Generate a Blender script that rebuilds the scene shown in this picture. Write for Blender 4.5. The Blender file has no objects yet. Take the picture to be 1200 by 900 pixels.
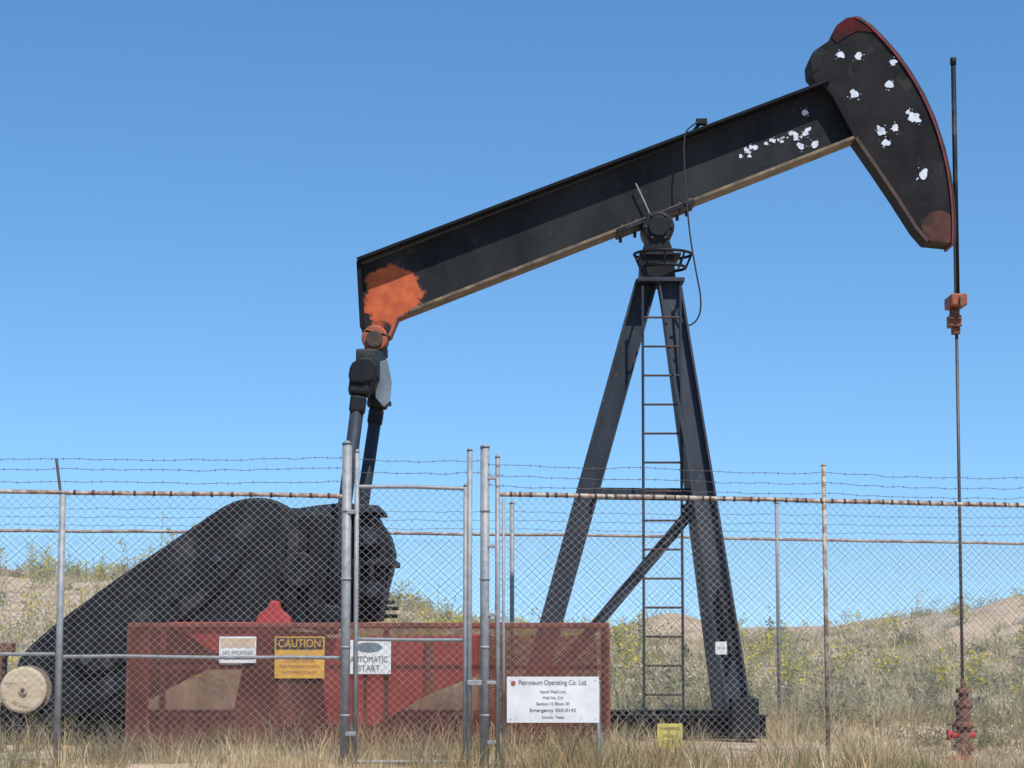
import bpy, math, random
import numpy as np
from mathutils import Vector, Matrix

random.seed(7)
rng = np.random.default_rng(11)
sc = bpy.context.scene
PITCH = math.atan(288/2500.0)
CAMZ = 1.25
FW = Vector((0, math.cos(PITCH), math.sin(PITCH)))
UP = Vector((0, -math.sin(PITCH), math.cos(PITCH)))

def W(u, v, y):
    """surveyed position -> world point on the vertical plane Y=y"""
    d = FW + Vector((1,0,0))*((u-600)/2500.0) + UP*((450-v)/2500.0)
    return Vector((0,0,CAMZ)) + d*(y/d.y)

# ------------------------------------------------------------------ materials
def mat(name, c1, c2=None, scale=3.0, rough=0.6, metal=0.0, c3=None, t3=0.62, s3=6.0,
        stretch=(1,1,1), bump=0.0, lo=0.35, hi=0.65, spec=0.5, detail=6, patch=None, c4=None, t4=0.6, s4=2.0):
    m = bpy.data.materials.new(name); m.use_nodes = True
    nt = m.node_tree; N = nt.nodes; L = nt.links
    b = N['Principled BSDF']
    b.inputs['Roughness'].default_value = rough
    b.inputs['Metallic'].default_value = metal
    b.inputs['Specular IOR Level'].default_value = spec
    if c2 is None:
        c2 = tuple(x*0.75 for x in c1)
    tc = N.new('ShaderNodeTexCoord')
    mp = N.new('ShaderNodeMapping'); mp.inputs['Scale'].default_value = stretch
    L.new(tc.outputs['Object'], mp.inputs['Vector'])
    n1 = N.new('ShaderNodeTexNoise'); n1.inputs['Scale'].default_value = scale
    n1.inputs['Detail'].default_value = detail; n1.inputs['Roughness'].default_value = 0.65
    L.new(mp.outputs['Vector'], n1.inputs['Vector'])
    r1 = N.new('ShaderNodeValToRGB')
    r1.color_ramp.elements[0].position = lo; r1.color_ramp.elements[1].position = hi
    r1.color_ramp.elements[0].color = (*c1,1); r1.color_ramp.elements[1].color = (*c2,1)
    L.new(n1.outputs['Fac'], r1.inputs['Fac'])
    out = r1.outputs['Color']
    for (cc,tt,ss,vec) in ((c4,t4,s4,tc.outputs['Object']),(c3,t3,s3,mp.outputs['Vector'])):
        if cc is None: continue
        n2 = N.new('ShaderNodeTexNoise'); n2.inputs['Scale'].default_value = ss
        n2.inputs['Detail'].default_value = 8; n2.inputs['Roughness'].default_value = 0.7
        L.new(vec, n2.inputs['Vector'])
        r2 = N.new('ShaderNodeValToRGB')
        r2.color_ramp.elements[0].position = tt; r2.color_ramp.elements[1].position = min(1,tt+0.1)
        r2.color_ramp.elements[0].color = (0,0,0,1); r2.color_ramp.elements[1].color = (1,1,1,1)
        L.new(n2.outputs['Fac'], r2.inputs['Fac'])
        mx = N.new('ShaderNodeMixRGB'); mx.inputs['Color2'].default_value = (*cc,1)
        L.new(r2.outputs['Color'], mx.inputs['Fac']); L.new(out, mx.inputs['Color1'])
        out = mx.outputs['Color']
    for (ctr, rad, pc, pc2, nz) in (patch or []):
        vs = N.new('ShaderNodeVectorMath'); vs.operation='DISTANCE'; vs.inputs[1].default_value = ctr
        L.new(tc.outputs['Object'], vs.inputs[0])
        n4 = N.new('ShaderNodeTexNoise'); n4.inputs['Scale'].default_value = nz; n4.inputs['Detail'].default_value = 9; n4.inputs['Roughness'].default_value=0.6
        L.new(tc.outputs['Object'], n4.inputs['Vector'])
        ma = N.new('ShaderNodeMath'); ma.operation='MULTIPLY_ADD'; ma.inputs[1].default_value = rad*1.3
        L.new(n4.outputs['Fac'], ma.inputs[0]); L.new(vs.outputs['Value'], ma.inputs[2])
        dv = N.new('ShaderNodeMath'); dv.operation='DIVIDE'; dv.inputs[1].default_value = rad*1.65
        L.new(ma.outputs[0], dv.inputs[0])
        r4 = N.new('ShaderNodeValToRGB'); r4.color_ramp.elements[0].position=0.94; r4.color_ramp.elements[1].position=1.0
        r4.color_ramp.elements[0].color=(1,1,1,1); r4.color_ramp.elements[1].color=(0,0,0,1)
        L.new(dv.outputs[0], r4.inputs['Fac'])
        n5 = N.new('ShaderNodeTexNoise'); n5.inputs['Scale'].default_value = 7; n5.inputs['Detail'].default_value = 8
        L.new(tc.outputs['Object'], n5.inputs['Vector'])
        r5 = N.new('ShaderNodeValToRGB'); r5.color_ramp.elements[0].position=0.38; r5.color_ramp.elements[1].position=0.62
        r5.color_ramp.elements[0].color=(*pc,1); r5.color_ramp.elements[1].color=(*pc2,1)
        L.new(n5.outputs['Fac'], r5.inputs['Fac'])
        mx = N.new('ShaderNodeMixRGB'); L.new(r4.outputs['Color'], mx.inputs['Fac']); L.new(out, mx.inputs['Color1']); L.new(r5.outputs['Color'], mx.inputs['Color2'])
        out = mx.outputs['Color']
    L.new(out, b.inputs['Base Color'])
    if bump > 0:
        bp = N.new('ShaderNodeBump'); bp.inputs['Strength'].default_value = bump
        bp.inputs['Distance'].default_value = 0.02
        n3 = N.new('ShaderNodeTexNoise'); n3.inputs['Scale'].default_value = 25; n3.inputs['Detail'].default_value = 5
        L.new(tc.outputs['Object'], n3.inputs['Vector'])
        L.new(n3.outputs['Fac'], bp.inputs['Height']); L.new(bp.outputs['Normal'], b.inputs['Normal'])
    return m

BLACK = mat('black_paint', (0.005,0.006,0.008), (0.015,0.017,0.021), 2.2, 0.6, c3=(0.065,0.055,0.045), t3=0.61, s3=9, stretch=(1,1,0.45), bump=0.06, spec=0.25, c4=(0.045,0.046,0.048), t4=.55, s4=2.3)
FLB = mat('flange_black_paint', (0.005,0.006,0.008), (0.013,0.014,0.017), 2.2, 0.65, c3=(0.04,0.035,0.03), t3=0.64, s3=9, spec=0.15)
WEBM = mat('beam_web_paint', (0.013,0.015,0.017), (0.034,0.036,0.037), 1.3, 0.75, c3=(0.12,0.10,0.08), t3=0.66, s3=13, stretch=(1,1,0.55), bump=0.04, spec=0.12, c4=(0.055,0.049,0.042), t4=.60, s4=3.0,
   patch=[(tuple(W(463,346,25.0)),0.36,(0.56,0.135,0.05),(0.42,0.095,0.045),4.5)])
HEADB = mat('head_black_paint', (0.009,0.009,0.011), (0.024,0.023,0.024), 2.2, 0.7, c3=(0.08,0.045,0.036), t3=0.64, s3=12, bump=0.05, spec=0.12, c4=(0.038,0.032,0.031), t4=.58, s4=3.5,
   patch=[(tuple(W(1103,268,24.8)),0.22,(0.11,0.045,0.036),(0.05,0.03,0.027),6.0)])
LEGB = mat('leg_dark_paint', (0.017,0.024,0.036), (0.040,0.050,0.066), 2.6, 0.6, c3=(0.13,0.10,0.075), t3=0.60, s3=12, stretch=(1,1,0.4), bump=0.06, spec=0.3)
FLNG = mat('flange_weathered', (0.24,0.17,0.10), (0.08,0.06,0.045), 5, 0.7, c3=(0.38,0.30,0.17), t3=0.58, s3=14)
ORANGE = mat('orange_primer', (0.40,0.10,0.048), (0.22,0.06,0.036), 4, 0.7, c3=(0.05,0.035,0.03), t3=0.54, s3=6, bump=0.1)
RUST = mat('rusty_steel', (0.13,0.055,0.035), (0.22,0.10,0.06), 9, 0.8, c3=(0.05,0.03,0.028), t3=0.55, s3=15, bump=0.15)
DRUST = mat('dark_rusty_steel', (0.045,0.028,0.022), (0.09,0.05,0.035), 9, 0.75, c3=(0.02,0.02,0.022), t3=0.52, s3=10)
REDP = mat('red_paint', (0.50,0.060,0.060), (0.36,0.048,0.045), 2.2, 0.7, c3=(0.15,0.05,0.04), t3=0.58, s3=6, bump=0.06, spec=.25, c4=(0.42,0.15,0.13), t4=.56, s4=3.5)
RIM = mat('red_rim_paint', (0.22,0.022,0.028), (0.10,0.016,0.02), 6, 0.6, c3=(0.03,0.02,0.02), t3=0.52, s3=8)
DRED = mat('dark_red_paint', (0.060,0.011,0.013), (0.09,0.014,0.016), 5, 0.8, c3=(0.02,0.017,0.017), t3=0.50, s3=8, spec=.1)
GUARD = mat('guard_red_oxide', (0.25,0.088,0.066), (0.16,0.060,0.046), 2.0, 0.9, c3=(0.10,0.05,0.04), t3=0.58, s3=5, spec=.2)
GALV = mat('galvanised_steel', (0.32,0.33,0.34), (0.21,0.22,0.23), 14, 0.6, 0.2, c3=(0.18,0.12,0.08), t3=0.64, s3=9)
GALVR = mat('galvanised_rusty', (0.42,0.39,0.34), (0.22,0.12,0.075), 13, 0.65, 0.1, c3=(0.15,0.065,0.04), t3=0.56, s3=22, lo=.42, hi=.58)
WIRE = mat('chain_link_wire', (0.34,0.34,0.34), (0.20,0.19,0.18), 6, 0.6, 0.1)
BARB = mat('barbed_wire_steel', (0.14,0.13,0.12), (0.09,0.07,0.06), 20, 0.6, 0.3)
CREAM = mat('cream_wood', (0.46,0.35,0.22), (0.58,0.50,0.36), 4, 0.75, c3=(0.22,0.14,0.08), t3=0.55, s3=5, stretch=(1,1,4))
WHITE = mat('sign_white', (0.76,0.76,0.75), (0.60,0.60,0.59), 4, 0.5, c3=(0.40,0.36,0.31), t3=0.66, s3=9)
YEL = mat('sign_yellow', (0.68,0.38,0.06), (0.54,0.29,0.05), 5, 0.5, c3=(0.42,0.31,0.18), t3=0.58, s3=12)
YEL2 = mat('sign_yellow_faded', (0.62,0.52,0.12), (0.5,0.42,0.12), 8, 0.6)
TXT = mat('sign_text_black', (0.05,0.05,0.055), (0.14,0.14,0.14), 9, 0.6)
TXR = mat('sign_text_red', (0.4,0.08,0.05), (0.3,0.07,0.05), 9, 0.6)
SPLAT = mat('white_splatter', (0.66,0.71,0.78), (0.42,0.46,0.52), 16, 0.7)
PALE = mat('pale_blue_plate', (0.20,0.25,0.30), (0.12,0.15,0.18), 5, 0.45, 0.1)
CABLE = mat('black_cable', (0.02,0.02,0.022), (0.03,0.03,0.03), 5, 0.6)

# ------------------------------------------------------------------ builders
def empty(name):
    e = bpy.data.objects.new(name, None); sc.collection.objects.link(e); e.empty_display_size = 0.3
    return e

def mk(name, verts, faces, m, parent=None, smooth=False, bevel=0.0):
    me = bpy.data.meshes.new(name); me.from_pydata([tuple(v) for v in verts], [], faces); me.update()
    import bmesh
    bm = bmesh.new(); bm.from_mesh(me); bmesh.ops.recalc_face_normals(bm, faces=bm.faces[:]); bm.to_mesh(me); bm.free()
    me.materials.append(m)
    o = bpy.data.objects.new(name, me); sc.collection.objects.link(o)
    if parent: o.parent = parent
    if smooth:
        for p in me.polygons: p.use_smooth = len(p.vertices) == 4
    if bevel > 0:
        b = o.modifiers.new('bevel','BEVEL'); b.width = bevel; b.segments = 2; b.limit_method = 'ANGLE'
    return o

def chaikin(pts, it=2, closed=True):
    pts = [tuple(p) for p in pts]
    for _ in range(it):
        out = []; n = len(pts)
        rngi = range(n) if closed else range(n-1)
        if not closed: out.append(pts[0])
        for i in rngi:
            a = pts[i]; b = pts[(i+1)%n]
            out.append(tuple(a[k]*0.75+b[k]*0.25 for k in range(len(a))))
            out.append(tuple(a[k]*0.25+b[k]*0.75 for k in range(len(a))))
        if not closed: out.append(pts[-1])
        pts = out
    return pts

def prism(name, uv, y0, y1, m, parent, yref=None, bevel=0.012, rnd=0):
    if rnd: uv = chaikin(uv, rnd)
    yr = y0 if yref is None else yref
    P = [W(u,v,yr) for u,v in uv]; n = len(P)
    V = [(p.x,y0,p.z) for p in P] + [(p.x,y1,p.z) for p in P]
    F = [tuple(range(n)), tuple(range(2*n-1,n-1,-1))] + [(i,(i+1)%n,(i+1)%n+n,i+n) for i in range(n)]
    return mk(name, V, F, m, parent, bevel=bevel)

def frame_axes(p0, p1):
    d = (p1-p0).normalized()
    y = Vector((0,1,0)); y = y - d*y.dot(d)
    if y.length < 0.05: y = Vector((1,0,0))
    y.normalize(); n = d.cross(y).normalized()
    return d, n, y

def profile(name, p0, p1, prof, m, parent, bevel=0.0):
    p0 = Vector(p0); p1 = Vector(p1)
    d,n,y = frame_axes(p0,p1); k = len(prof)
    V = [p0+n*a+y*b for a,b in prof] + [p1+n*a+y*b for a,b in prof]
    F = [tuple(range(k)), tuple(range(2*k-1,k-1,-1))] + [(i,(i+1)%k,(i+1)%k+k,i+k) for i in range(k)]
    return mk(name, V, F, m, parent, bevel=bevel)

def bar(name, p0, p1, h, b, m, parent, bevel=0.006):
    return profile(name, p0, p1, [(-h/2,-b/2),(h/2,-b/2),(h/2,b/2),(-h/2,b/2)], m, parent, bevel)

def ibeam(name, p0, p1, h, b, tf, tw, m, parent):
    H=h/2; B=b/2; T=tw/2
    pr=[(-H,-B),(-H+tf,-B),(-H+tf,-T),(H-tf,-T),(H-tf,-B),(H,-B),(H,B),(H-tf,B),(H-tf,T),(-H+tf,T),(-H+tf,B),(-H,B)]
    return profile(name, p0, p1, pr, m, parent)

def cyl(name, p0, p1, r0, m, parent, r1=None, seg=24, bevel=0.0):
    p0=Vector(p0); p1=Vector(p1); r1 = r0 if r1 is None else r1
    d,n,y = frame_axes(p0,p1)
    V=[]
    for p,r in ((p0,r0),(p1,r1)):
        for i in range(seg):
            a=2*math.pi*i/seg; V.append(p+n*(r*math.cos(a))+y*(r*math.sin(a)))
    F=[tuple(range(seg)),tuple(range(2*seg-1,seg-1,-1))]+[(i,(i+1)%seg,(i+1)%seg+seg,i+seg) for i in range(seg)]
    return mk(name,V,F,m,parent,smooth=True,bevel=bevel)

def box(name, c, s, m, parent, bevel=0.006):
    c=Vector(c); x,y,z=[k/2 for k in s]
    V=[c+Vector((a*x,b*y,e*z)) for a in(-1,1) for b in(-1,1) for e in(-1,1)]
    F=[(0,1,3,2),(4,6,7,5),(0,4,5,1),(2,3,7,6),(0,2,6,4),(1,5,7,3)]
    return mk(name,V,F,m,parent,bevel=bevel)

def tube(name, pts, r, m, parent, cyclic=False, smooth=True):
    cu=bpy.data.curves.new(name,'CURVE'); cu.dimensions='3D'; cu.bevel_depth=r; cu.bevel_resolution=2
    sp=cu.splines.new('NURBS' if smooth else 'POLY'); sp.points.add(len(pts)-1)
    for i,p in enumerate(pts): sp.points[i].co=(*p,1)
    if smooth: sp.order_u=3; sp.use_endpoint_u=not cyclic
    sp.use_cyclic_u=cyclic; cu.materials.append(m)
    o=bpy.data.objects.new(name,cu); sc.collection.objects.link(o)
    if parent:o.parent=parent
    return o

def wires(name, A, B, r, m, parent, sides=4):
    A=np.asarray(A,float); B=np.asarray(B,float); n=len(A)
    d=B-A; d/=np.linalg.norm(d,axis=1)[:,None]
    ref=np.tile([0.,1.,0.],(n,1)); bad=np.abs(d[:,1])>0.9; ref[bad]=[1,0,0]
    a=np.cross(d,ref); a/=np.linalg.norm(a,axis=1)[:,None]; b=np.cross(d,a)
    V=np.zeros((n,2*sides,3))
    for k in range(sides):
        t=2*math.pi*k/sides; off=(a*math.cos(t)+b*math.sin(t))*r
        V[:,k]=A+off; V[:,sides+k]=B+off
    base=(np.arange(n)*2*sides)[:,None,None]
    f=np.array([[k,(k+1)%sides,(k+1)%sides+sides,k+sides] for k in range(sides)])
    F=(base+f[None]).reshape(-1,4)
    return npmesh(name,V.reshape(-1,3),F,m,parent)

def npmesh(name,V,F,m,parent=None,col=None):
    me=bpy.data.meshes.new(name); nv=len(V); nf=len(F); k=F.shape[1]
    me.vertices.add(nv); me.vertices.foreach_set('co',np.ascontiguousarray(V,dtype=np.float32).ravel())
    me.loops.add(nf*k); me.loops.foreach_set('vertex_index',np.ascontiguousarray(F,dtype=np.int32).ravel())
    me.polygons.add(nf); me.polygons.foreach_set('loop_start',np.arange(0,nf*k,k,dtype=np.int32))
    try: me.polygons.foreach_set('loop_total',np.full(nf,k,dtype=np.int32))
    except Exception: pass
    me.update(calc_edges=True)
    if col is not None:
        at=me.color_attributes.new('tint','FLOAT_COLOR','POINT')
        c=np.ones((nv,4),dtype=np.float32); c[:,:3]=col; at.data.foreach_set('color',c.ravel())
    me.materials.append(m)
    o=bpy.data.objects.new(name,me); sc.collection.objects.link(o)
    if parent:o.parent=parent
    return o

# ------------------------------------------------------------------ terrain
def hsh(ix,iy,s):
    h=(ix.astype(np.int64)*374761393+iy.astype(np.int64)*668265263+s*982451653)&0x7fffffff
    h=((h^(h>>13))*1274126177)&0x7fffffff
    return ((h^(h>>16))&0xffff)/65535.0
def vnoise(x,y,s=0):
    x=np.asarray(x,float);y=np.asarray(y,float)
    ix=np.floor(x);iy=np.floor(y);fx=x-ix;fy=y-iy
    fx=fx*fx*(3-2*fx);fy=fy*fy*(3-2*fy)
    a=hsh(ix,iy,s);b=hsh(ix+1,iy,s);c=hsh(ix,iy+1,s);d=hsh(ix+1,iy+1,s)
    return (a*(1-fx)+b*fx)*(1-fy)+(c*(1-fx)+d*fx)*fy
def sstep(a,b,x):
    t=np.clip((x-a)/(b-a),0,1);return t*t*(3-2*t)
def H(x,y):
    x=np.asarray(x,float);y=np.asarray(y,float)
    cr=np.interp(x,[-60,-15,-8.4,-3,0,3.6,7,11,14.4,40],[3.2,2.9,2.6,1.8,1.10,0.85,0.85,1.0,1.85,2.4])
    up=sstep(30,60,y); dn=1-0.75*sstep(72,110,y)
    h=cr*up*dn
    h+=(vnoise(x/4,y/4,1)-0.5)*0.5*sstep(32,50,y)
    h+=(vnoise(x/1.1,y/1.1,2)-0.5)*0.07
    h+=0.75*np.exp(-(((x-4.6)/1.7)**2+((y-60)/4.0)**2))
    h+=0.50*np.exp(-(((x-14.0)/3)**2+((y-57)/4.0)**2))
    h-=0.24*sstep(3.3,4.6,x)*(1-sstep(26.0,28.5,y))*sstep(12,18,y)
    h+=(vnoise(x/120,y/120,5)-0.4)*5*sstep(150,500,y)
    return h

xs=np.concatenate([-np.geomspace(2500,40,26),np.linspace(-38,38,230),np.geomspace(40,2500,26)])
ys=np.concatenate([-np.geomspace(300,10,8),np.linspace(0,17,12),np.linspace(17.5,85,210),np.geomspace(88,4500,40)])
X,Y=np.meshgrid(xs,ys); Z=H(X,Y)
V=np.stack([X,Y,Z],-1).reshape(-1,3); nx=len(xs); ny=len(ys)
i=np.arange(ny-1)[:,None]*nx+np.arange(nx-1)[None]
F=np.stack([i,i+1,i+1+nx,i+nx],-1).reshape(-1,4)
GR=mat('sandy_ground',(0.52,0.40,0.29),(0.42,0.32,0.22),0.35,0.95,c3=(0.28,0.23,0.15),t3=0.52,s3=1.3,bump=0.6,spec=0.1,lo=0.4,hi=0.6)
g=npmesh('ground',V,F,GR)
for p in g.data.polygons: p.use_smooth=True

# ------------------------------------------------------------------ vegetation
def leafmat(name):
    m=bpy.data.materials.new(name);m.use_nodes=True;nt=m.node_tree;N=nt.nodes;L=nt.links
    b=N['Principled BSDF'];b.inputs['Roughness'].default_value=0.8;b.inputs['Specular IOR Level'].default_value=0.15
    at=N.new('ShaderNodeAttribute');at.attribute_name='tint'
    L.new(at.outputs['Color'],b.inputs['Base Color'])
    tr=N.new('ShaderNodeBsdfTranslucent');L.new(at.outputs['Color'],tr.inputs['Color'])
    mx=N.new('ShaderNodeMixShader');mx.inputs[0].default_value=0.35
    L.new(b.outputs[0],mx.inputs[1]);L.new(tr.outputs[0],mx.inputs[2]);L.new(mx.outputs[0],N['Material Output'].inputs[0])
    return m
LEAF=leafmat('dry_foliage')
STRAW=np.array([[0.54,0.41,0.23],[0.44,0.32,0.18],[0.31,0.22,0.13],[0.28,0.26,0.14],[0.60,0.49,0.30],[0.24,0.23,0.12]])
MIXG=np.array([[0.62,0.53,0.33],[0.52,0.45,0.27],[0.38,0.35,0.20],[0.42,0.40,0.24],[0.58,0.50,0.32]])
SAGE=np.array([[0.29,0.29,0.16],[0.36,0.35,0.21],[0.42,0.37,0.23],[0.25,0.26,0.14],[0.46,0.40,0.25]])

def bare(x,y):
    b=np.maximum(np.exp(-(((x+13)/5.5)**2+((y-50)/6.0)**2)), 1.15*np.exp(-(((x-14.5)/5.5)**2+((y-60)/9.)**2)))
    b=np.maximum(b,1.1*np.exp(-(((x-4.6)/1.8)**2+((y-59)/4.0)**2)))
    b=np.maximum(b,1.1*np.exp(-(((x+11)/5)**2+((y-57)/1.5)**2)))
    b=np.maximum(b,0.85*sstep(0.58,0.74,vnoise(x/3.5,y/5,77))*(y>38))
    return b

def grass(name,ntuft,nb,y0,y1,kx,hr,wd,pal,thr,seed,spread=0.12,ypow=1.0):
    r=np.random.default_rng(seed)
    ty=y0+(y1-y0)*r.random(ntuft)**ypow; tx=(r.random(ntuft)*2-1)*kx*ty
    dens=vnoise(tx/1.6,ty/1.6,seed)*0.6+vnoise(tx/0.5,ty/0.5,seed+1)*0.4
    keep=(dens>thr)&((r.random(ntuft)>bare(tx,ty)*1.05)|(ty<30))
    tx=tx[keep];ty=ty[keep];dens=dens[keep];nt=len(tx)
    th=hr[0]+(hr[1]-hr[0])*r.random(nt)**1.8
    th*=0.75+0.6*vnoise(tx/0.9,ty/0.9,seed+4)
    th*=1-0.4*sstep(3.5,4.6,tx)*(ty<26)
    big=vnoise(tx/2.2,ty/1.4,seed+9)
    ci=np.clip((big*1.3-0.15+r.normal(0,.22,nt))*len(pal),0,len(pal)-1).astype(int)
    order=np.argsort(-pal.sum(1)); tc=pal[order][ci]
    T=np.repeat(np.arange(nt),nb);n=len(T)
    a=r.random(n)*2*math.pi; rad=np.abs(r.normal(0,spread,n))
    bx=tx[T]+rad*np.cos(a);by=ty[T]+rad*np.sin(a);bz=H(bx,by)-0.02
    h=th[T]*(0.35+0.75*r.random(n))
    lean=(0.15+0.6*r.random(n))*h; la=a+r.normal(0,0.7,n)
    dx=np.cos(la)*lean;dy=np.sin(la)*lean
    wa=r.random(n)*math.pi;w=wd*(0.6+0.8*r.random(n))
    wx=np.cos(wa)*w;wy=np.sin(wa)*w*0.5
    V=np.zeros((n,6,3))
    for k,(t,l,s) in enumerate([(0,0,1),(0.55,0.35,0.8),(1,1,0.25)]):
        cx=bx+dx*l;cy=by+dy*l;cz=bz+h*t*(1 if t<1 else 0.95)
        V[:,2*k]=np.stack([cx-wx*s,cy-wy*s,cz],1);V[:,2*k+1]=np.stack([cx+wx*s,cy+wy*s,cz],1)
    f=np.array([[0,1,3,2],[2,3,5,4]]);F=((np.arange(n)*6)[:,None,None]+f).reshape(-1,4)
    c=tc[T]*(0.7+0.6*r.random(n))[:,None]
    return npmesh(name,V.reshape(-1,3),F,LEAF,None,np.repeat(c,6,0))

grass('dry_grass',6600,14,18.3,31,0.31,(0.07,0.44),0.0036,STRAW,0.36,21,0.10)
grass('prairie_grass',10000,11,29.5,78,0.32,(0.12,0.5),0.009,MIXG,0.30,33,0.22)

def bushes(name,n,seed,y0,y1,kx,size,pal,nl=240,leaf=0.03,thr=0.4,ypow=1.0):
    r=np.random.default_rng(seed)
    by=y0+(y1-y0)*r.random(n)**ypow;bx=(r.random(n)*2-1)*kx*by
    keep=(vnoise(bx/3,by/3,seed)>thr)&(r.random(n)>bare(bx,by)*1.1);bx=bx[keep];by=by[keep];n=len(bx)
    s=size[0]+(size[1]-size[0])*r.random(n)**2
    T=np.repeat(np.arange(n),nl);m=len(T)
    sub=r.integers(0,9,m);so=r.normal(0,0.38,(n,9,3));so[:,:,2]=np.abs(so[:,:,2])*0.9
    ctr=so[T,sub]
    off=r.normal(0,0.17,(m,3))
    P=(ctr+off)*s[T][:,None];P[:,2]=np.abs(P[:,2])*1.1
    px=bx[T]+P[:,0];py=by[T]+P[:,1];pz=H(px,py)+P[:,2]
    C=np.stack([px,py,pz],1)
    e1=r.normal(0,1,(m,3));e1/=np.linalg.norm(e1,axis=1)[:,None];e2=r.normal(0,1,(m,3));e2-=e1*(e1*e2).sum(1)[:,None];e2/=np.linalg.norm(e2,axis=1)[:,None]
    l=(leaf*(0.5+r.random(m)))[:,None]
    V=np.stack([C-e1*l*1.6,C+e2*l*0.6,C+e1*l*1.6,C-e2*l*0.6],1)
    F=np.arange(m*4).reshape(-1,4)
    bc=pal[r.integers(0,len(pal),n)]*(0.75+0.5*r.random(n))[:,None]
    c=bc[T]*(0.7+0.6*r.random(m))[:,None]
    return npmesh(name,V.reshape(-1,3),F,LEAF,None,np.repeat(c,4,0))
bushes('sagebrush_scrub',720,41,31,76,0.32,(0.22,0.78),SAGE,250,0.028,0.34,1.3)
bushes('desert_weeds',210,47,26.5,34,0.32,(0.16,0.42),SAGE,200,0.016,0.30)

def wildflowers(name,spots,seed):
    r=np.random.default_rng(seed);A=[];B=[];LV=[];LC=[]
    for (x,y,h) in spots:
        z0=float(H(x,y))
        for s in range(r.integers(2,5)):
            p=np.array([x+r.normal(0,.08),y+r.normal(0,.08),z0]);d=np.array([r.normal(0,.16),r.normal(0,.16),1.0])
            hh=h*(0.6+0.4*r.random());k=9
            for q in range(k):
                d+=np.array([r.normal(0,.10),r.normal(0,.10),0]);p2=p+d/np.linalg.norm(d)*hh/k
                A.append(p);B.append(p2)
                if q>1:
                    for e in range(3):
                        t=p2+r.normal(0,.11,3)*np.array([1,1,.7])
                        A.append(p2);B.append(t)
                        yellow=q>3 and r.random()<0.55
                        for w in range(3):
                            c=t+r.normal(0,.025,3);e1=r.normal(0,1,3);e1/=np.linalg.norm(e1);e2=np.cross(e1,r.normal(0,1,3));e2/=np.linalg.norm(e2)
                            l=0.032
                            LV+= [c-e1*l,c+e2*l*.6,c+e1*l,c-e2*l*.6]
                            LC+= [([0.80,0.66,0.06] if yellow else [0.32,0.36,0.14])]*4
                p=p2
    o=npmesh(name,np.array(LV),np.arange(len(LV)).reshape(-1,4),LEAF,None,np.array(LC))
    GS=mat('weed_stem',(0.34,0.36,0.16),(0.4,0.34,0.18),5,0.8)
    wires('stems',A,B,0.006,GS,o,3)
sp=[]
for (u,v0,y,h) in [(160,700,38,2.6),(205,700,39,3.0),(128,710,37,1.7),(60,700,40,1.9),(22,705,41,1.6),(225,700,41,2.6),(190,700,40,3.1),(95,712,36,1.4),(470,760,38,1.6),(496,760,39,1.4),(520,760,42,1.4),(985,790,38,1.2),(930,790,36,0.9),(1040,790,40,.9),(720,800,38,.9),(1150,790,36,.9),(880,780,40,1.),(10,760,34,.9),(30,765,33,.8)]:
    p=W(u,v0,y); sp.append((p.x,y,h))
rr=np.random.default_rng(5)
for k in range(90):
    y=32+rr.random()*34; sp.append(((rr.random()*2-1)*0.28*y,y,0.45+0.6*rr.random()))
wildflowers('yellow_wildflowers',sp,3)

# ------------------------------------------------------------------ pump jack
PJ=empty('pump_jack'); YC=25.0
web=[(421,312),(965,103),(1003,160),(482,363),(466,373),(455,398),(430,399),(424,383)]
prism('walking_beam_web',web,YC-0.02,YC+0.02,WEBM,PJ,yref=YC,bevel=0)
def slab(name,uvA,uvB,th,b,m):
    A=W(*uvA,YC);B=W(*uvB,YC);return bar(name,A,B,th,b,m,PJ,0.004)
slab('beam_top_flange',(420,308),(968,100),0.035,0.54,FLB)
slab('beam_bottom_flange',(481,367),(1004,163),0.035,0.44,FLNG)
prism('tail_end_plate',[(419,309),(424,309),(428,386),(423,386)],YC-0.20,YC+0.20,FLB,PJ,yref=YC,bevel=0.004)
slab('tail_bottom_flange',(425,389),(457,396),0.03,0.34,DRUST)
slab('tail_curve_flange',(457,396),(466,374),0.03,0.34,ORANGE)
slab('tail_curve_flange_b',(466,374),(483,367),0.03,0.34,ORANGE)
cT=W(440,398,YC)
cyl('tail_bearing',(cT.x,YC-0.17,cT.z),(cT.x,YC+0.17,cT.z),0.155,ORANGE,PJ,bevel=0.02)
cyl('tail_bearing_cap',(cT.x,YC-0.22,cT.z-0.02),(cT.x,YC-0.17,cT.z-0.02),0.10,DRUST,PJ,bevel=0.01)
cN=W(441,413,YC); box('tail_bearing_base',(cN.x,YC,cN.z),(0.26,0.3,0.1),BLACK,PJ)
for sx in(-.1,.1): cyl('bearing_bolt',(cN.x+sx,YC-.12,cN.z-.1),(cN.x+sx,YC-.12,cN.z+.09),.018,RUST,PJ,seg=8)
cE=W(436,437,YC)
V=[]
for y,hz,wx in ((-0.98,0.16,0.12),(-0.35,0.2,0.16),(0.35,0.2,0.16),(0.98,0.16,0.12)):
    for sx,sz in((-1,-1),(1,-1),(1,1),(-1,1)): V.append((cE.x+sx*wx,YC+y,cE.z+sz*hz))
F=[(0,1,2,3),(12,15,14,13)]
for s in range(3):
    for k in range(4): F.append((s*4+k,s*4+(k+1)%4,s*4+4+(k+1)%4,s*4+4+k))
mk('equalizer_beam',V,F,BLACK,PJ,bevel=0.02)
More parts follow.
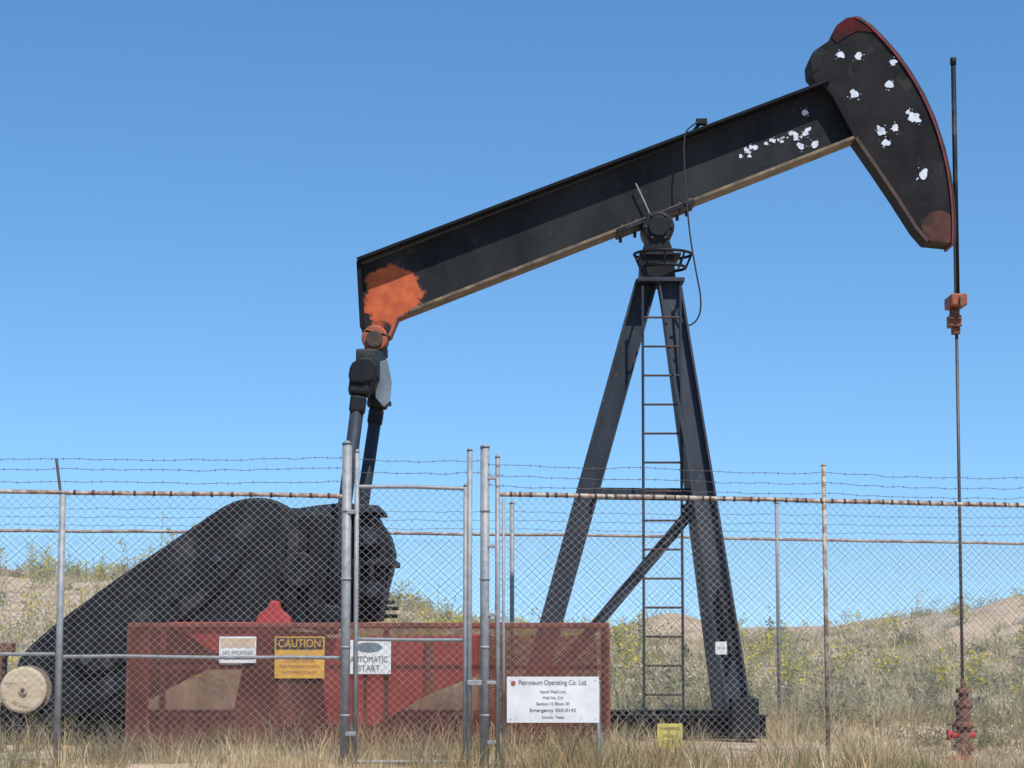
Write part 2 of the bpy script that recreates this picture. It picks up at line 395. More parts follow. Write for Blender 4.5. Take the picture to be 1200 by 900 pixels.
for nm,yy,top,yb0,bot in (('near',24.05,(423,446),23.80,(386,730)),('far',25.95,(444,462),25.95,(409,700))):
    T=W(*top,yy);B=W(*bot,yb0)
    cyl('pitman_'+nm,B,T,0.078,LEGB,PJ)
    d=(T-B).normalized()
    bar('pitman_head_'+nm,T-d*0.18,T+d*0.20,0.25,0.22,BLACK,PJ,0.04)
    bar('pitman_neck_'+nm,T-d*0.38,T-d*0.18,0.18,0.17,BLACK,PJ,0.03)
    bar('pitman_foot_'+nm,B-d*0.12,B+d*0.2,0.22,0.18,BLACK,PJ,0.03)
prism('equalizer_cap_near',[(408,440),(410,428),(421,418),(436,418),(443,428),(438,446),(424,450),(410,448)],23.9,24.16,BLACK,PJ,bevel=0.03,rnd=0)
prism('equalizer_side_plate',[(441,425),(454,421),(459,448),(457,470),(450,477),(440,466)],24.3,24.34,PALE,PJ,bevel=0.005)
bar('equalizer_link',W(441,474,25.7),W(458,472,25.7),0.05,0.3,BLACK,PJ)

# horse head
hd=[(949,86),(948,72),(953,60),(972,47),(980,30),(992,22),(1003,20),(1016,27),(1035,46),(1056,72),(1078,107),(1095,145),(1108,190),(1114,230),(1117,265),(1116,286),(1086,283),(1073,268),(1050,232),(1025,195),(1002,162),(975,112),(962,99)]
prism('horse_head',hd,YC-0.20,YC+0.20,HEADB,PJ,yref=YC-0.2,bevel=0.015)
arc=chaikin([(1002,19),(1016,26),(1037,47),(1058,72),(1080,107),(1097,145),(1110,190),(1116,230),(1118,265),(1117,288)],2,False)
def strip(name,line,off,y0,y1,m):
    P=[W(u,v,YC-0.2) for u,v in line];V=[];n=len(P)
    for k in range(n):
        a=P[max(0,k-1)];b=P[min(n-1,k+1)];t=(b-a).normalized();nn=Vector((t.z,0,-t.x))
        if nn.x<0: nn=-nn
        for q,y in((0,y0),(off,y0),(off,y1),(0,y1)): V.append((P[k].x+nn.x*q,y,P[k].z+nn.z*q))
    F=[(0,1,2,3),(4*n-4,4*n-1,4*n-2,4*n-3)]
    for k in range(n-1):
        for j in range(4): F.append((4*k+j,4*k+(j+1)%4,4*k+4+(j+1)%4,4*k+4+j))
    return mk(name,V,F,m,PJ)
strip('head_arc_plate',arc,-0.024,YC-0.225,YC+0.225,RIM)
prism('head_top_cap',[(975,44),(981,29),(992,21),(1004,19),(1017,27),(1026,38),(1004,36),(990,44),(980,50)],YC-0.212,YC-0.202,DRED,PJ,bevel=0)
prism('head_edge_seam',[(1002,162),(1025,195),(1050,232),(1073,268),(1086,283),(1089,281),(1076,266),(1053,230),(1028,193),(1005,160)],YC-0.225,YC-0.2,DRUST,PJ,bevel=0.0)
prism('head_hinge_plate',[(950,88),(958,98),(966,101),(975,112),(1002,162),(1010,158),(983,108),(966,92)],YC-0.222,YC-0.2,FLB,PJ,bevel=0.004)
prism('head_lug',[(950,72),(954,60),(962,55),(968,62),(961,78),(953,85)],YC-0.212,YC-0.2,BLACK,PJ,bevel=0)
# splatters
SV=[];SF=[]
def blob(u,v,r,y,k=18):
    c=W(u,v,y);s=len(SV);SV.append(c);ph=random.random()*6
    for j in range(k):
        a=2*math.pi*j/k;q=r/100*(0.80+0.11*math.sin(2*a+ph)+0.08*math.sin(3*a+ph*2)+random.uniform(-.14,.2))
        SV.append(c+Vector((math.cos(a)*q,0,math.sin(a)*q)))
    for j in range(k): SF.append((s,s+1+j,s+1+(j+1)%k))
def splat(u,v,r,y):
    blob(u,v,r*0.90,y)
    for _ in range(4):
        a=random.random()*6.28;d=r*random.uniform(.85,1.35)
        blob(u+d*math.cos(a),v+d*math.sin(a),r*random.uniform(.06,.16),y-0.0004*(_+1),8)
for u,v,r in [(985,64,6),(1006,66,6),(1047,73,5.5),(1001,110,6.5),(1042,99,6),(1070,137,8),(1033,154,6.5),(1049,150,5.5),(1038,167,6),(1082,204,7.5),(990,130,4),(1064,131,3.5),(1076,141,4),(1030,150,4)]:
    splat(u,v,r,YC-0.206)
for u,v,r in [(943,132,5),(938,171,5.5),(955,169,5.5),(868,183,3)]+[(random.uniform(872,888),random.uniform(172,184),random.uniform(1.5,3.5)) for _ in range(9)]+[(900+k*2.9+random.uniform(-3,3),167-k*0.75+random.uniform(-5,5),random.uniform(1.2,4.5)) for k in range(17)]:
    splat(u,v,r,YC-0.026-random.random()*0.003)
mk('white_splatters',SV,SF,SPLAT,PJ)

# saddle bearing & samson post
cS=W(770,270,YC)
cyl('saddle_bearing',(cS.x,YC-0.26,cS.z),(cS.x,YC+0.26,cS.z),0.19,BLACK,PJ,bevel=0.03)
cyl('saddle_bearing_cap',(cS.x,YC-0.30,cS.z),(cS.x,YC-0.26,cS.z),0.12,BLACK,PJ,bevel=0.01)
for k in range(6):
    a=k*math.pi/3;cyl('cap_bolt',(cS.x+.155*math.cos(a),YC-.285,cS.z+.155*math.sin(a)),(cS.x+.155*math.cos(a),YC-.25,cS.z+.155*math.sin(a)),.014,DRUST,PJ,seg=6)
bar('saddle_plate',W(722,275,YC),W(812,240,YC),0.05,0.5,BLACK,PJ)
for u,v in((728,274),(745,268),(795,248),(806,243)):
    for yy in (-0.2,0.2):
        c=W(u,v,YC);cyl('saddle_bolt',(c.x,YC+yy,c.z-0.07),(c.x,YC+yy,c.z+0.07),0.02,DRUST,PJ,seg=8)
prism('saddle_pedestal',[(757,280),(784,280),(790,296),(792,330),(750,330),(752,296)],YC-0.24,YC+0.24,BLACK,PJ,bevel=0.015)
bar('post_top_plate',W(746,332,YC),W(800,332,YC),0.05,0.62,LEGB,PJ)
bar('post_mid_plate',W(748,302,YC),W(796,302,YC),0.03,0.56,BLACK,PJ)
ibeam('samson_leg_front_near',W(870,858,24.15),W(784,332,24.85),0.27,0.24,0.025,0.02,LEGB,PJ)
ibeam('samson_leg_front_far',W(850,846,25.85),W(784,334,25.15),0.25,0.24,0.025,0.02,LEGB,PJ)
ibeam('samson_leg_rear',W(610,858,25.0),W(757,332,25.0),0.26,0.28,0.025,0.02,LEGB,PJ)
bar('leg_splice_plate',W(858,770,24.16),W(843,690,24.26),0.05,0.3,BLACK,PJ)
box('foot_near',(W(872,840,24.1)),(0.30,0.34,0.42),BLACK,PJ,0.01)
box('foot_far',(W(828,850,25.8)),(0.3,0.3,0.24),BLACK,PJ,0.01)
bar('cross_girt',W(697,576,24.9),W(812,577,24.9),0.09,0.10,LEGB,PJ)
bar('cross_girt_low',W(676,582,25.2),W(822,584,25.2),0.06,0.08,LEGB,PJ)
ibeam('diagonal_brace',W(640,802,24.8),W(812,597,24.8),0.13,0.12,0.012,0.012,LEGB,PJ)
bar('brace_gusset',W(802,600,24.72),W(822,588,24.72),0.16,0.02,LEGB,PJ)
yl=24.62
A=[];B=[]
for u0,u1 in((753,755),(797,801)):
    A.append(W(u0,335,yl));B.append(W(u1,852,yl))
for k in range(15):
    v=372+k*34; t=(v-335)/517
    A.append(W(753+2*t,v,yl));B.append(W(797+4*t,v,yl))
LD=empty('ladder');LD.parent=PJ
wires('ladder_rails',A[:2],B[:2],0.016,LEGB,LD,8);wires('ladder_rungs',A[2:],B[2:],0.0125,DRUST,LD,8)
tube('ladder_standoff',[W(753,345,yl),W(752,345,25)],.014,LEGB,LD,smooth=False)
tube('ladder_standoff_b',[W(797,345,yl),W(796,345,25)],.014,LEGB,LD,smooth=False)
tube('ladder_standoff_c',[W(754,577,yl),W(754,577,24.9)],.014,LEGB,LD,smooth=False)
cR=W(776,300,YC)
for dz,r in((0,0.34),(-0.16,0.27)):
    tube('hoop_ring',[(cR.x+r*math.cos(a),YC-0.1+r*math.sin(a),cR.z+dz) for a in np.linspace(0,2*math.pi,25)[:-1]],0.018,BLACK,PJ,True)
for k in range(8):
    a=k*math.pi/4
    tube('hoop_strut',[(cR.x+.34*math.cos(a),YC-.1+.34*math.sin(a),cR.z),(cR.x+.27*math.cos(a),YC-.1+.27*math.sin(a),cR.z-.16)],.013,BLACK,PJ,smooth=False)
yb=YC-0.29
box('beam_sensor',W(822,143,YC-0.1),(0.13,0.1,0.07),BLACK,PJ)
cyl('sensor_post',W(813,153,YC-0.1),W(822,143,YC-0.1),0.02,BLACK,PJ)
tube('sensor_cable',[W(*p,yb) for p in[(820,142),(808,148),(801,160),(802,200),(805,240),(809,280),(816,320),(822,350),(820,372),(808,383),(799,378),(794,360)]],0.010,CABLE,PJ)
tube('grease_line',[W(745,215,YC-.1),W(755,236,YC-.1),W(762,252,YC-.1)],0.010,GALV,PJ,smooth=False)

RODX=lambda v:1116.5+(v-68)*11.5/732
cyl('rod_upper',W(1117,68,YC),W(RODX(350)+1,350,YC),0.03,BLACK,PJ,seg=12)
cyl('rod_upper_cap',W(1117,68,YC),W(1117,76,YC),0.038,BLACK,PJ,seg=12)
for dy in(-0.16,0.16):
    pts=[W(u+1.5,v,YC+dy) for u,v in arc[::3]]+[W(1119.5,345,YC+dy)]
    tube('bridle_cable',pts,0.014,CABLE,PJ,smooth=False)
box('carrier_bar',W(1120,354,YC),(0.18,0.46,0.14),ORANGE,PJ,0.015)
cyl('carrier_load_cell',W(1118.5,362,YC),W(1118.5,374,YC),0.06,RUST,PJ)
box('rod_clamp',W(1118,377,YC),(0.14,0.2,0.14),ORANGE,PJ,0.012)
box('rod_clamp_low',W(1120,388,YC),(0.09,0.12,0.08),RUST,PJ,0.01)
for v in(373,381):
    c=W(1111,v,YC-.13);cyl('clamp_bolt',c,c+Vector((0.16,0,0)),0.016,RUST,PJ,seg=8)
box('clamp_handle',W(1127,353,YC-.25),(0.05,0.05,0.12),RUST,PJ,.01)
cyl('polished_rod',W(1121,390,YC),W(1128,806,YC),0.019,mat('rod_steel',(0.10,0.08,0.075),(0.06,0.048,0.045),12,0.5,0.3),PJ,seg=12)

# crank / counterweights
crank=[(14,778),(50,742),(130,682),(200,635),(245,604),(272,587),(300,582),(326,586),(346,600),(356,640),(342,700),(300,738),(236,766),(160,802),(100,836),(62,846),(30,815)]
prism('crank_counterweight_near',crank,24.0,24.32,BLACK,PJ,bevel=0.03,rnd=2)
inner=[(80,768),(150,716),(230,655),(272,620),(296,640),(262,690),(190,745),(110,798)]
prism('counterweight_raised_panel',inner,23.93,24.0,BLACK,PJ,yref=24.0,bevel=0.03,rnd=1)
for u,v in((100,775),(150,738),(205,698),(255,655)):
    c=W(u,v,23.93);cyl('weight_bolt',(c.x,23.87,c.z),(c.x,23.95,c.z),.04,LEGB,PJ,seg=6)
P=[W(u,v,24.0) for u,v in chaikin(crank,2)]
n=len(P)
V=[(p.x+0.2,25.65,p.z-0.02) for p in P]+[(p.x+0.2,25.97,p.z-0.02) for p in P]
mk('crank_counterweight_far',V,[tuple(range(n)),tuple(range(2*n-1,n-1,-1))]+[(i,(i+1)%n,(i+1)%n+n,i+n) for i in range(n)],BLACK,PJ,bevel=.03)
prism('crank_arm_near',[(318,612),(360,600),(385,600),(400,612),(412,650),(410,700),(398,738),(372,742),(336,728),(322,680)],23.98,24.34,BLACK,PJ,bevel=0.03,rnd=1)
prism('crank_rib_a',[(338,610),(352,606),(350,660),(346,724),(332,722),(334,660)],23.90,23.99,BLACK,PJ,bevel=.02,rnd=1)
prism('crank_rib_b',[(362,604),(372,604),(374,660),(370,730),(360,730),(362,660)],23.91,23.99,BLACK,PJ,bevel=.02,rnd=1)
c=W(352,668,24);cyl('crank_shaft_hub',(c.x,23.86,c.z),(c.x,26.1,c.z),.2,BLACK,PJ,bevel=.02)
c=W(386,722,24);cyl('crank_pin',(c.x,23.7,c.z),(c.x,24.4,c.z),.07,BLACK,PJ,bevel=.01)
prism('gear_reducer',[(300,612),(338,603),(398,600),(438,600),(448,618),(452,650),(450,690),(444,728),(300,735)],24.45,25.55,BLACK,PJ,bevel=.03)
prism('reducer_lid',[(338,597),(372,592),(400,589),(444,592),(448,600),(398,602),(338,606)],24.36,25.64,LEGB,PJ,bevel=.01)
for u,hh in((306,1.0),(420,1.1),(436,1.1)):
    c=W(u,664,24.40);box('reducer_rib',c,(0.05,0.12,hh),BLACK,PJ)
prism('reducer_split_flange',[(405,655),(462,655),(462,662),(405,662)],24.33,25.67,BLACK,PJ,bevel=.008)
for u,v,r in((434,632,.14),(437,694,.12)):
    c=W(u,v,24.4);cyl('shaft_housing',(c.x,24.26,c.z),(c.x,25.7,c.z),r,BLACK,PJ,bevel=.02);cyl('shaft_cap',(c.x,24.22,c.z),(c.x,24.26,c.z),r*.6,LEGB,PJ,bevel=.01)
prism('reducer_side_cover',[(446,612),(456,628),(461,648),(458,668),(452,690),(446,696)],24.6,25.4,BLACK,PJ,bevel=.02)
for u,v,sx in((454,706,.16),(460,713,.14),(452,722,.2),(462,722,.08)):
    c=W(u,v,24.4);box('reducer_fitting',c,(sx,0.12,0.045),BLACK,PJ)
c=W(330,655,25.75);cyl('sheave',(c.x,25.58,c.z),(c.x,25.64,c.z),.5,BLACK,PJ)
# red reducer stand
prism('reducer_stand_left',[(205,736),(298,733),(332,742),(334,764),(290,772),(252,766),(232,752)],23.9,25.6,REDP,PJ,bevel=.015)
prism('reducer_stand_right',[(372,748),(560,744),(558,792),(505,812),(440,850),(384,850)],23.9,25.6,REDP,PJ,bevel=.015)
prism('reducer_stand_core',[(334,740),(372,742),(384,850),(270,850),(286,772),(334,764)],24.2,25.4,DRUST,PJ,bevel=.015)
prism('stand_boss',[(298,732),(304,718),(314,712),(316,704),(326,704),(328,714),(338,722),(342,734)],23.70,23.93,REDP,PJ,bevel=.015)
prism('stand_flange',[(200,729),(296,729),(296,735),(200,735)],23.85,25.7,REDP,PJ,bevel=.006)
prism('stand_web_plate',[(318,742),(328,742),(346,850),(330,850)],23.8,23.91,RUST,PJ,bevel=.006)
prism('stand_web_plate_b',[(430,745),(442,745),(442,850),(430,850)],23.8,23.91,REDP,PJ,bevel=.006)
prism('stand_web_plate_c',[(500,745),(508,745),(508,812),(500,812)],23.8,23.91,RUST,PJ,bevel=.006)
for yy in(24.25,25.75):
    ibeam('skid_beam',Vector((-6.6,yy,0.17)),Vector((2.85,yy,0.17)),0.26,0.2,.02,.015,BLACK,PJ)
for xx in(-6.4,-4.8,-3.2,-1.6,0,1.5,2.7):
    bar('skid_tie',Vector((xx,24.34,0.15)),Vector((xx,25.66,0.15)),0.15,0.15,BLACK,PJ)

MT=empty('electric_motor')
c=W(34,808,24.0)
cyl('drive_sheave',(c.x,23.72,c.z),(c.x-0.03,23.9,c.z),0.255,CREAM,MT,seg=40,bevel=.03)
cyl('sheave_rim',(c.x,23.9,c.z),(c.x,23.95,c.z),0.27,mat('rim',(.25,.2,.15),(.15,.12,.1)),MT,seg=40)
cyl('sheave_hub',(c.x,23.69,c.z),(c.x,23.72,c.z),0.05,CREAM,MT,bevel=.01)
cyl('sheave_bore',(c.x,23.68,c.z),(c.x,23.69,c.z),0.022,DRUST,MT)
cyl('motor_body',(c.x,23.98,c.z),(c.x,24.75,c.z),0.24,LEGB,MT,bevel=.03)
for k in range(12):
    a=k*math.pi/6;box('motor_fin',(c.x+.25*math.cos(a),24.35,c.z+.25*math.sin(a)),(.03,.6,.03),LEGB,MT)
box('motor_base',(c.x,24.3,c.z-.33),(.62,.7,.12),BLACK,MT,.01)
box('motor_rail',(c.x+.3,24.2,c.z-.45),(1.6,.7,.08),BLACK,MT,.01)
for k in (-.25,.25): box('motor_leg',(c.x+k,24.2,.3),(.1,.5,.3),BLACK,MT)
box('terminal_box',W(8,760,24.1),(.16,.2,.13),RUST,MT,.015)
box('belt_cover',W(0,786,24.1),(.10,.3,.5),RUST,MT,.02)
prism('motor_stand_plate',[(0,850),(150,852),(150,874),(0,876)],23.6,23.7,BLACK,MT,bevel=0)

WH=empty('wellhead')
def stack(v0,v1,r,m,nm,r1=None):
    cyl(nm,W(1129,v1,YC)*1.0,W(1129,v0,YC)*1.0,r,m,WH,r1=r1,bevel=.006)
stack(796,806,.035,RUST,'gland_nut');stack(806,812,.09,RUST,'gland_flange');stack(812,822,.06,RUST,'stuffing_box_neck')
stack(822,828,.11,RUST,'stuffing_flange');stack(828,846,.08,RUST,'stuffing_box',.095);stack(846,852,.12,RUST,'tee_flange')
stack(852,872,.08,RUST,'pumping_tee');stack(872,879,.12,RUST,'casing_flange');stack(879,905,.08,REDP,'casing_head')
stack(886,892,.12,REDP,'lower_flange')
c=W(1129,861,YC)
cyl('side_outlet',(c.x-.18,YC-.02,c.z),(c.x+.12,YC-.02,c.z),.04,REDP,WH);cyl('outlet_flange',(c.x-.19,YC-.02,c.z),(c.x-.16,YC-.02,c.z),.06,REDP,WH)
cyl('valve_stem',(c.x-.12,YC-.02,c.z),(c.x-.12,YC-.02,c.z+.12),.013,RUST,WH);cyl('valve_wheel',(c.x-.12,YC-.02,c.z+.11),(c.x-.12,YC-.02,c.z+.13),.05,RUST,WH)
c=W(1129,889,YC);cyl('casing_outlet',(c.x-.1,YC-.1,c.z),(c.x-.24,YC-.2,c.z),.04,REDP,WH)
for k in range(8):
    a=k*math.pi/4
    for vv,rr_ in((875,.10),(849,.10),(825,.09)):
        q=W(1129,vv,YC);cyl('stud',(q.x+rr_*math.cos(a),q.y+rr_*math.sin(a),q.z-.05),(q.x+rr_*math.cos(a),q.y+rr_*math.sin(a),q.z+.05),.011,RUST,WH,seg=6)

# ------------------------------------------------------------------ guard
GD=empty('safety_guard_rail');yg=22.4
def gz(v): return W(600,v,yg).z
xl=W(151,800,yg).x;xr=W(712,800,yg).x;zt=gz(733);zb=0.02
def lattice(name,A,B,z0,z1,sx,k,r,m,parent,off=0.002,sides=4):
    """diamond mesh in the vertical plane through ground points A,B"""
    A=Vector((A[0],A[1],0));B=Vector((B[0],B[1],0));L=(B-A).length;t=(B-A)/L;nn=Vector((-t.y,t.x,0));Hh=(z1-z0)
    P0=[];P1=[];run=Hh/k
    s=-run
    while s<L:
        a0=max(s,0);a1=min(s+run,L)
        if a1-a0>0.004:
            za=z0+(a0-s)*k;zb_=z0+(a1-s)*k
            P0.append(A+t*a0+nn*off+Vector((0,0,za)));P1.append(A+t*a1+nn*off+Vector((0,0,zb_)))
            P0.append(A+t*a0-nn*off+Vector((0,0,z0+z1-za)));P1.append(A+t*a1-nn*off+Vector((0,0,z0+z1-zb_)))
        s+=sx
    return wires(name,P0,P1,r,m,parent,sides)
lattice('expanded_metal',(xl,yg),(xr,yg),zb,zt,0.036,0.75,0.0042,GUARD,GD,0.003)
lattice('expanded_metal_left',(xl,yg),(xl,yg+1.1),zb,zt,0.042,0.75,0.0042,GUARD,GD,0.003)
lattice('expanded_metal_right',(xr,yg),(xr,yg+1.1),zb,zt,0.042,0.75,0.0042,GUARD,GD,0.003)
for z in(zt,zb+.08,gz(782)):
    bar('guard_rail',Vector((xl-.02,yg+.03,z)),Vector((xr+.02,yg+.03,z)),.05 if z!=zt else .06,.05,GUARD,GD)
for u in(151,168,190,322,452,546,640,712):
    x=W(u,800,yg).x;bar('guard_post',Vector((x,yg+.035,0)),Vector((x,yg+.035,(zt if u!=168 else gz(782))-.03)),.06,.045,GUARD,GD)
for x in(xl,xr):
    bar('guard_side_rail',Vector((x,yg+.06,zt)),Vector((x,yg+1.1,zt)),.05,.05,GUARD,GD);bar('guard_side_post',Vector((x,yg+1.1,0)),Vector((x,yg+1.1,zt)),.05,.05,GUARD,GD)
lattice('walkway_mesh',(W(560,800,23.4).x,23.4),(W(700,800,23.4).x,23.4),.05,gz(745),0.05,0.75,0.006,GUARD,GD,0.003)

# ------------------------------------------------------------------ fences
FU=[-400,0,400,588,1200,1700];FYv=[19.4,19.8,20.1,20.15,21.6,22.8]
BYv=[26.0,26.9,27.7,28.2,31.0,33.3]
def fy(u,back=False): return float(np.interp(u,FU,BYv if back else FYv))
def fxy(u,back=False):
    y=fy(u,back);p=W(u,730,y);return p.x,y
def gh(x,y): return float(H(np.array([x]),np.array([y]))[0])
def post(nm,u,vt,r,par,back=False,m=GALV,lean=None,cap=True,dy=0):
    x,y=fxy(u,back);y+=dy;z=W(u,vt,y).z
    top=Vector((x+(lean or 0),y,z));cyl(nm,Vector((x,y,gh(x,y)-.1)),top,r,m,par,seg=16)
    if cap: cyl(nm+'_cap',top,top+Vector((0,0,.03)),r*1.2,m,par,r1=r*.4,seg=16)
    return x,y,z
def rail(nm,u0,v0,u1,v1,r,par,back=False,m=GALV,dy=0):
    n=max(2,int(abs(u1-u0)/60))
    pts=[W(u0+(u1-u0)*k/n,v0+(v1-v0)*k/n+random.uniform(-.7,.7),fy(u0+(u1-u0)*k/n,back)+dy) for k in range(n+1)]
    tube(nm,pts,r,m,par,smooth=False)
def barbed(nm,u0,v0,u1,v1,par,back=False,sag=4,supports=(),dy=0):
    n=int(abs(u1-u0)/15)+2;A=[];B=[];pr=None
    sup=sorted(set([u0,u1]+[s for s in supports if u0<s<u1]))
    for k in range(n+1):
        u=u0+(u1-u0)*k/n;v=v0+(v1-v0)*k/n
        j=max(i for i in range(len(sup)-1) if sup[i]<=u+1e-6) if u<u1 else len(sup)-2
        tt=(u-sup[j])/(sup[j+1]-sup[j]);v+=sag*4*tt*(1-tt)*0.8+random.uniform(-1.0,1.0)
        p=W(u,v,fy(u,back)+dy)
        if pr is not None: A.append(pr);B.append(p)
        pr=p
    wires(nm,A,B,.0026,BARB,par,4)
    C=[];D=[]
    for a,b in zip(A,B):
        c=Vector(a).lerp(Vector(b),random.uniform(.3,.7))
        for _ in range(2):
            q=Vector((random.uniform(-.6,.6),random.uniform(-.6,.6),random.choice((-1,1)))).normalized()*.014
            C.append(c-q);D.append(c+q)
    wires(nm+'_barbs',C,D,.002,BARB,par,3)
def mesh(nm,u0,u1,vt,par,back=False,zt=None,r=.0018):
    A=fxy(u0,back);B=fxy(u1,back);z1=W(u0,vt,A[1]).z
    zz=min(gh(*A),gh(*B))+.03
    return lattice(nm,A,B,zz,z1,.078,.92,r,WIRE,par,.0022)
def ties(u0,v0,u1,v1,par,r,back=False,step=22):
    A=[];B=[]
    n=int((u1-u0)/step)
    for k in range(n):
        u=u0+(u1-u0)*(k+.5)/n+random.uniform(-3,3);v=v0+(v1-v0)*(u-u0)/(u1-u0)
        p=W(u,v,fy(u,back));A.append(p+Vector((-.012,0,0)));B.append(p+Vector((.012,0,0)))
    wires('tie_wires',A,B,r,DRUST,par,10)
FN=empty('chain_link_fence')
post('line_post',70,578,.032,FN);post('line_post_off',-330,578,.032,FN)
tube('barb_arm',[W(71,577,fy(71)),W(66,537,fy(71))],.014,BARB,FN,smooth=False)
post('corner_post',405,520,.045,FN)
rail('top_rail',-400,574,70,577,.021,FN,m=GALVR);rail('top_rail_b',70,577,403,581,.021,FN,m=GALVR);ties(75,577,400,581,FN,.025)
rail('mid_rail',-400,765,70,767,.017,FN,dy=.03);rail('mid_rail_b',74,769,404,771,.017,FN,dy=.03)
mesh('mesh_fabric',-400,70,577,FN);mesh('mesh_fabric_b',70,403,579,FN)
for v in(539,551,564): barbed('barbed_wire',-400,v,405,v-3 if v<560 else v,FN,supports=(70,),sag=3)
post('hinge_post',568,524,.043,FN);post('latch_post',550,528,.026,FN)
post('line_post_r',968,546,.022,FN,m=GALVR)
for v0,v1 in((543,566),(556,577),(568,588)): barbed('barbed_wire_r',568,v0,1700,v1+8,FN,supports=(760,968,1200),sag=3,dy=-.03)
for v in(538,552): barbed('barbed_wire_g',405,v,568,v+2,FN,sag=2)
for v in (600,680,760,840):
    x,y=fxy(405);zz=W(405,v,y).z;cyl('tension_band',(x,y,zz),(x,y,zz+.025),.050,GALV,FN,seg=16)
    x,y=fxy(568);zz=W(568,v,y).z;cyl('tension_band',(x,y,zz),(x,y,zz+.025),.048,GALV,FN,seg=16)

G1=empty('chain_link_gate')
post('gate_stile_l',417,530,.022,G1);post('gate_stile_r',545,570,.019,G1)
rail('gate_top_rail',417,570,547,572,.019,G1,m=GALV);rail('gate_mid_rail',417,749,545,750,.017,G1,dy=.02)
x,y=fxy(417);x2,_=fxy(545);tube('gate_bottom_rail',[(x,y,.03),(x2,y,.03)],.019,GALV,G1,smooth=False)
mesh('gate_fabric',417,545,572,G1)
box('gate_latch',W(556,800,20.1),(.14,.05,.05),GALV,G1)
for v in(600,860): box('gate_hinge',W(411,v,20.08),(.10,.05,.04),GALV,G1)
G2=empty('chain_link_gate')
post('gate_stile',583,536,.023,G2)
rail('gate_top_rail_a',585,579,968,587,.022,G2,m=GALVR);rail('gate_top_rail_b',968,587,1700,602,.022,G2,m=GALVR)
ties(590,579,968,587,G2,.026,step=14);ties(968,587,1300,594,G2,.026,step=14)
mesh('gate_fabric_a',584,968,583,G2);mesh('gate_fabric_b',968,1700,590,G2)
for v in(560,640,720,800,870): box('gate_hinge',W(576,v,20.13),(.09,.04,.035),GALV,G2)
post('gate_stile_lower',590,585,.014,G2,cap=False)

BF=empty('chain_link_fence')
for u in(-250,600,912,1230,1500): post('line_post',u,590 if u<1000 else 596,.030 if u==600 else .026,BF,back=True)
post('line_post_hidden',300,590,.028,BF,True)
rail('top_rail',-400,619,600,626,.021,BF,True,GALVR);rail('top_rail_b',600,626,1700,646,.021,BF,True,GALVR)
mesh('mesh_fabric',-400,600,624,BF,True);mesh('mesh_fabric_b',600,1700,628,BF,True)
for v0,v1 in((592,604),(602,614),(612,624)): barbed('barbed_wire',-400,v0-3,1600,v1+6,BF,True,supports=(-250,300,600,912,1230),sag=2)

# ------------------------------------------------------------------ signs
def sign(name,u0,v0,u1,v1,y,m,lines,border=None):
    a=W(u0,v0,y);b=W(u1,v1,y);root=empty(name)
    c=(a+b)/2;w=b.x-a.x;h=a.z-b.z
    box('panel',(c.x,y,c.z),(w,.006,h),m,root,.002)
    for sx in(-.46,.46):
        for sz in(-.42,.42): cyl('rivet',(c.x+sx*w,y-.009,c.z+sz*h),(c.x+sx*w,y-.003,c.z+sz*h),.006,GALV,root,seg=8)
    for (txt,fz,size,mm,wd) in lines:
        cu=bpy.data.curves.new('lettering','FONT');cu.body=txt;cu.align_x='CENTER';cu.align_y='CENTER';cu.size=size*h;cu.extrude=.0008
        cu.materials.append(mm);o=bpy.data.objects.new('lettering',cu);sc.collection.objects.link(o);o.parent=root
        o.rotation_euler=(math.pi/2,0,0);o.location=(c.x,y-.0055,a.z-fz*h)
        bpy.context.view_layer.update()
        if o.dimensions.x>0: o.scale.x=min(2.0,wd*w/o.dimensions.x)
    return root,c,w,h,a
ys_=yg-.03
r_,c,w,h,a=sign('caution_sign',257,746,300,777,ys_,WHITE,[('NO SMOKING',.62,.2,TXT,.8),('DO NOT ENTER',.83,.15,TXT,.7)])
box('header',(c.x,ys_-.0045,a.z-h*.24),(w*.92,.002,h*.34),mat('faded_header',(0.62,0.50,0.36),(0.5,0.36,0.24),9,.6),r_,0)
r_,c,w,h,a=sign('caution_sign',322,746,380,795,ys_,YEL,[('CAUTION',.17,.27,YEL,.84),('DO NOT ENTER',.58,.12,TXR,.6),('THIS MACHINE STARTS',.72,.10,TXR,.8),('AUTOMATICALLY',.86,.10,TXR,.7)])
box('header',(c.x,ys_-.0042,a.z-h*.17),(w*.94,.002,h*.28),DRUST,r_,0)
r_,c,w,h,a=sign('automatic_start_sign',407,750,458,790,ys_,WHITE,[('AUTOMATIC',.58,.26,TXT,.86),('START',.84,.25,TXT,.5)])
mk('header',[(c.x+w*.30*math.cos(t),ys_-.0045,a.z-h*.22+h*.15*math.sin(t)) for t in np.linspace(0,2*math.pi,25)[:-1]],[tuple(range(24))],PALE,r_)
r_,c,w,h,a=sign('company_sign',594,793,702,847,20.05,WHITE,[('Petroleum Operating Co. Ltd.',.13,.15,TXT,.74),('North Field Unit',.33,.09,TXT,.28),('Well No. 214',.46,.09,TXT,.22),('Section 12 Block 30',.59,.09,TXT,.36),('Emergency 555-0142',.73,.10,TXT,.50),('County, Texas',.88,.08,TXT,.24)])
cyl('logo',(a.x+.06,20.041,a.z-.06),(a.x+.06,20.046,a.z-.06),.022,TXR,r_,seg=20)
sign('warning_sign',770,848,800,877,20.45,YEL2,[('WARNING',.2,.2,TXT,.8),('HIGH',.5,.2,TXT,.5),('VOLTAGE',.75,.2,TXT,.7)])
sign('well_tag',838,752,852,767,24.0,WHITE,[('214',.5,.3,TXT,.5)])
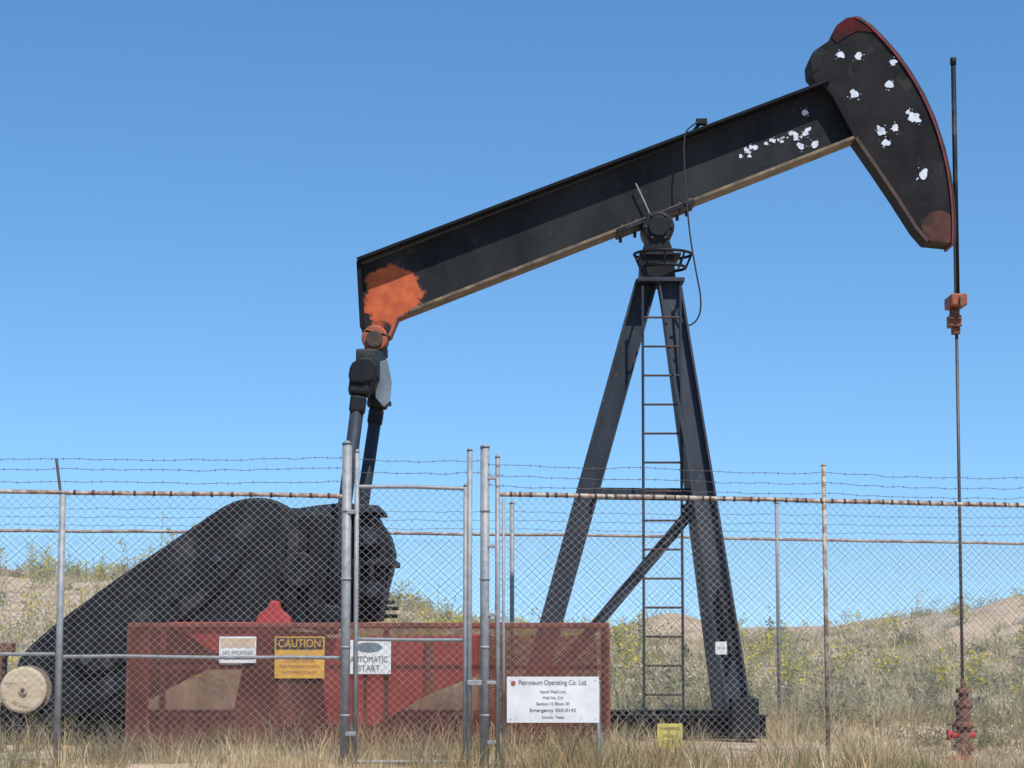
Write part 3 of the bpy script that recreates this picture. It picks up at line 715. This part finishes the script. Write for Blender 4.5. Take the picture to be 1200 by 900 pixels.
SP=empty('sign_post');x,y=fxy(699);cyl('post',(x,20.1,-.1),(x,20.1,W(699,800,20.1).z),.019,GALV,SP,seg=12);cyl('post_cap',(x,20.1,W(699,800,20.1).z),(x,20.1,W(699,797,20.1).z),.024,GALV,SP,seg=12)

# ------------------------------------------------------------------ light, sky, camera
EL=math.radians(56);AZ=math.radians(155)
s=Vector((math.sin(AZ)*math.cos(EL),math.cos(AZ)*math.cos(EL),math.sin(EL)))
ld=bpy.data.lights.new('sun','SUN');ld.energy=5.0;ld.angle=math.radians(.5);ld.color=(1,.95,.87)
lo=bpy.data.objects.new('sun',ld);sc.collection.objects.link(lo);lo.rotation_euler=s.to_track_quat('Z','Y').to_euler();lo.location=(0,0,30)
w=bpy.data.worlds.new('World');sc.world=w;w.use_nodes=True;nt=w.node_tree;N=nt.nodes;L=nt.links
sky=N.new('ShaderNodeTexSky');sky.sky_type='NISHITA';sky.sun_disc=False;sky.sun_elevation=EL;sky.sun_rotation=AZ
sky.altitude=1200;sky.air_density=1.0;sky.dust_density=0.1;sky.ozone_density=2.3
tc=N.new('ShaderNodeTexCoord');ad=N.new('ShaderNodeVectorMath');ad.operation='ADD';ad.inputs[1].default_value=(0,0,.10)
nm=N.new('ShaderNodeVectorMath');nm.operation='NORMALIZE'
L.new(tc.outputs['Generated'],ad.inputs[0]);L.new(ad.outputs[0],nm.inputs[0]);L.new(nm.outputs[0],sky.inputs['Vector'])
hs=N.new('ShaderNodeHueSaturation');hs.inputs['Saturation'].default_value=1.22;hs.inputs['Value'].default_value=1.22;hs.inputs['Hue'].default_value=.496
L.new(sky.outputs[0],hs.inputs['Color']);L.new(hs.outputs[0],N['Background'].inputs[0]);N['Background'].inputs[1].default_value=.14
cd=bpy.data.cameras.new('camera');cd.lens=75;cd.sensor_width=36;cd.clip_end=8000;cd.clip_start=.1
co=bpy.data.objects.new('camera',cd);sc.collection.objects.link(co);co.location=(0,0,CAMZ);co.rotation_euler=(math.pi/2+PITCH,0,0);sc.camera=co
sc.view_settings.view_transform='Standard';sc.view_settings.look='None';sc.view_settings.exposure=0
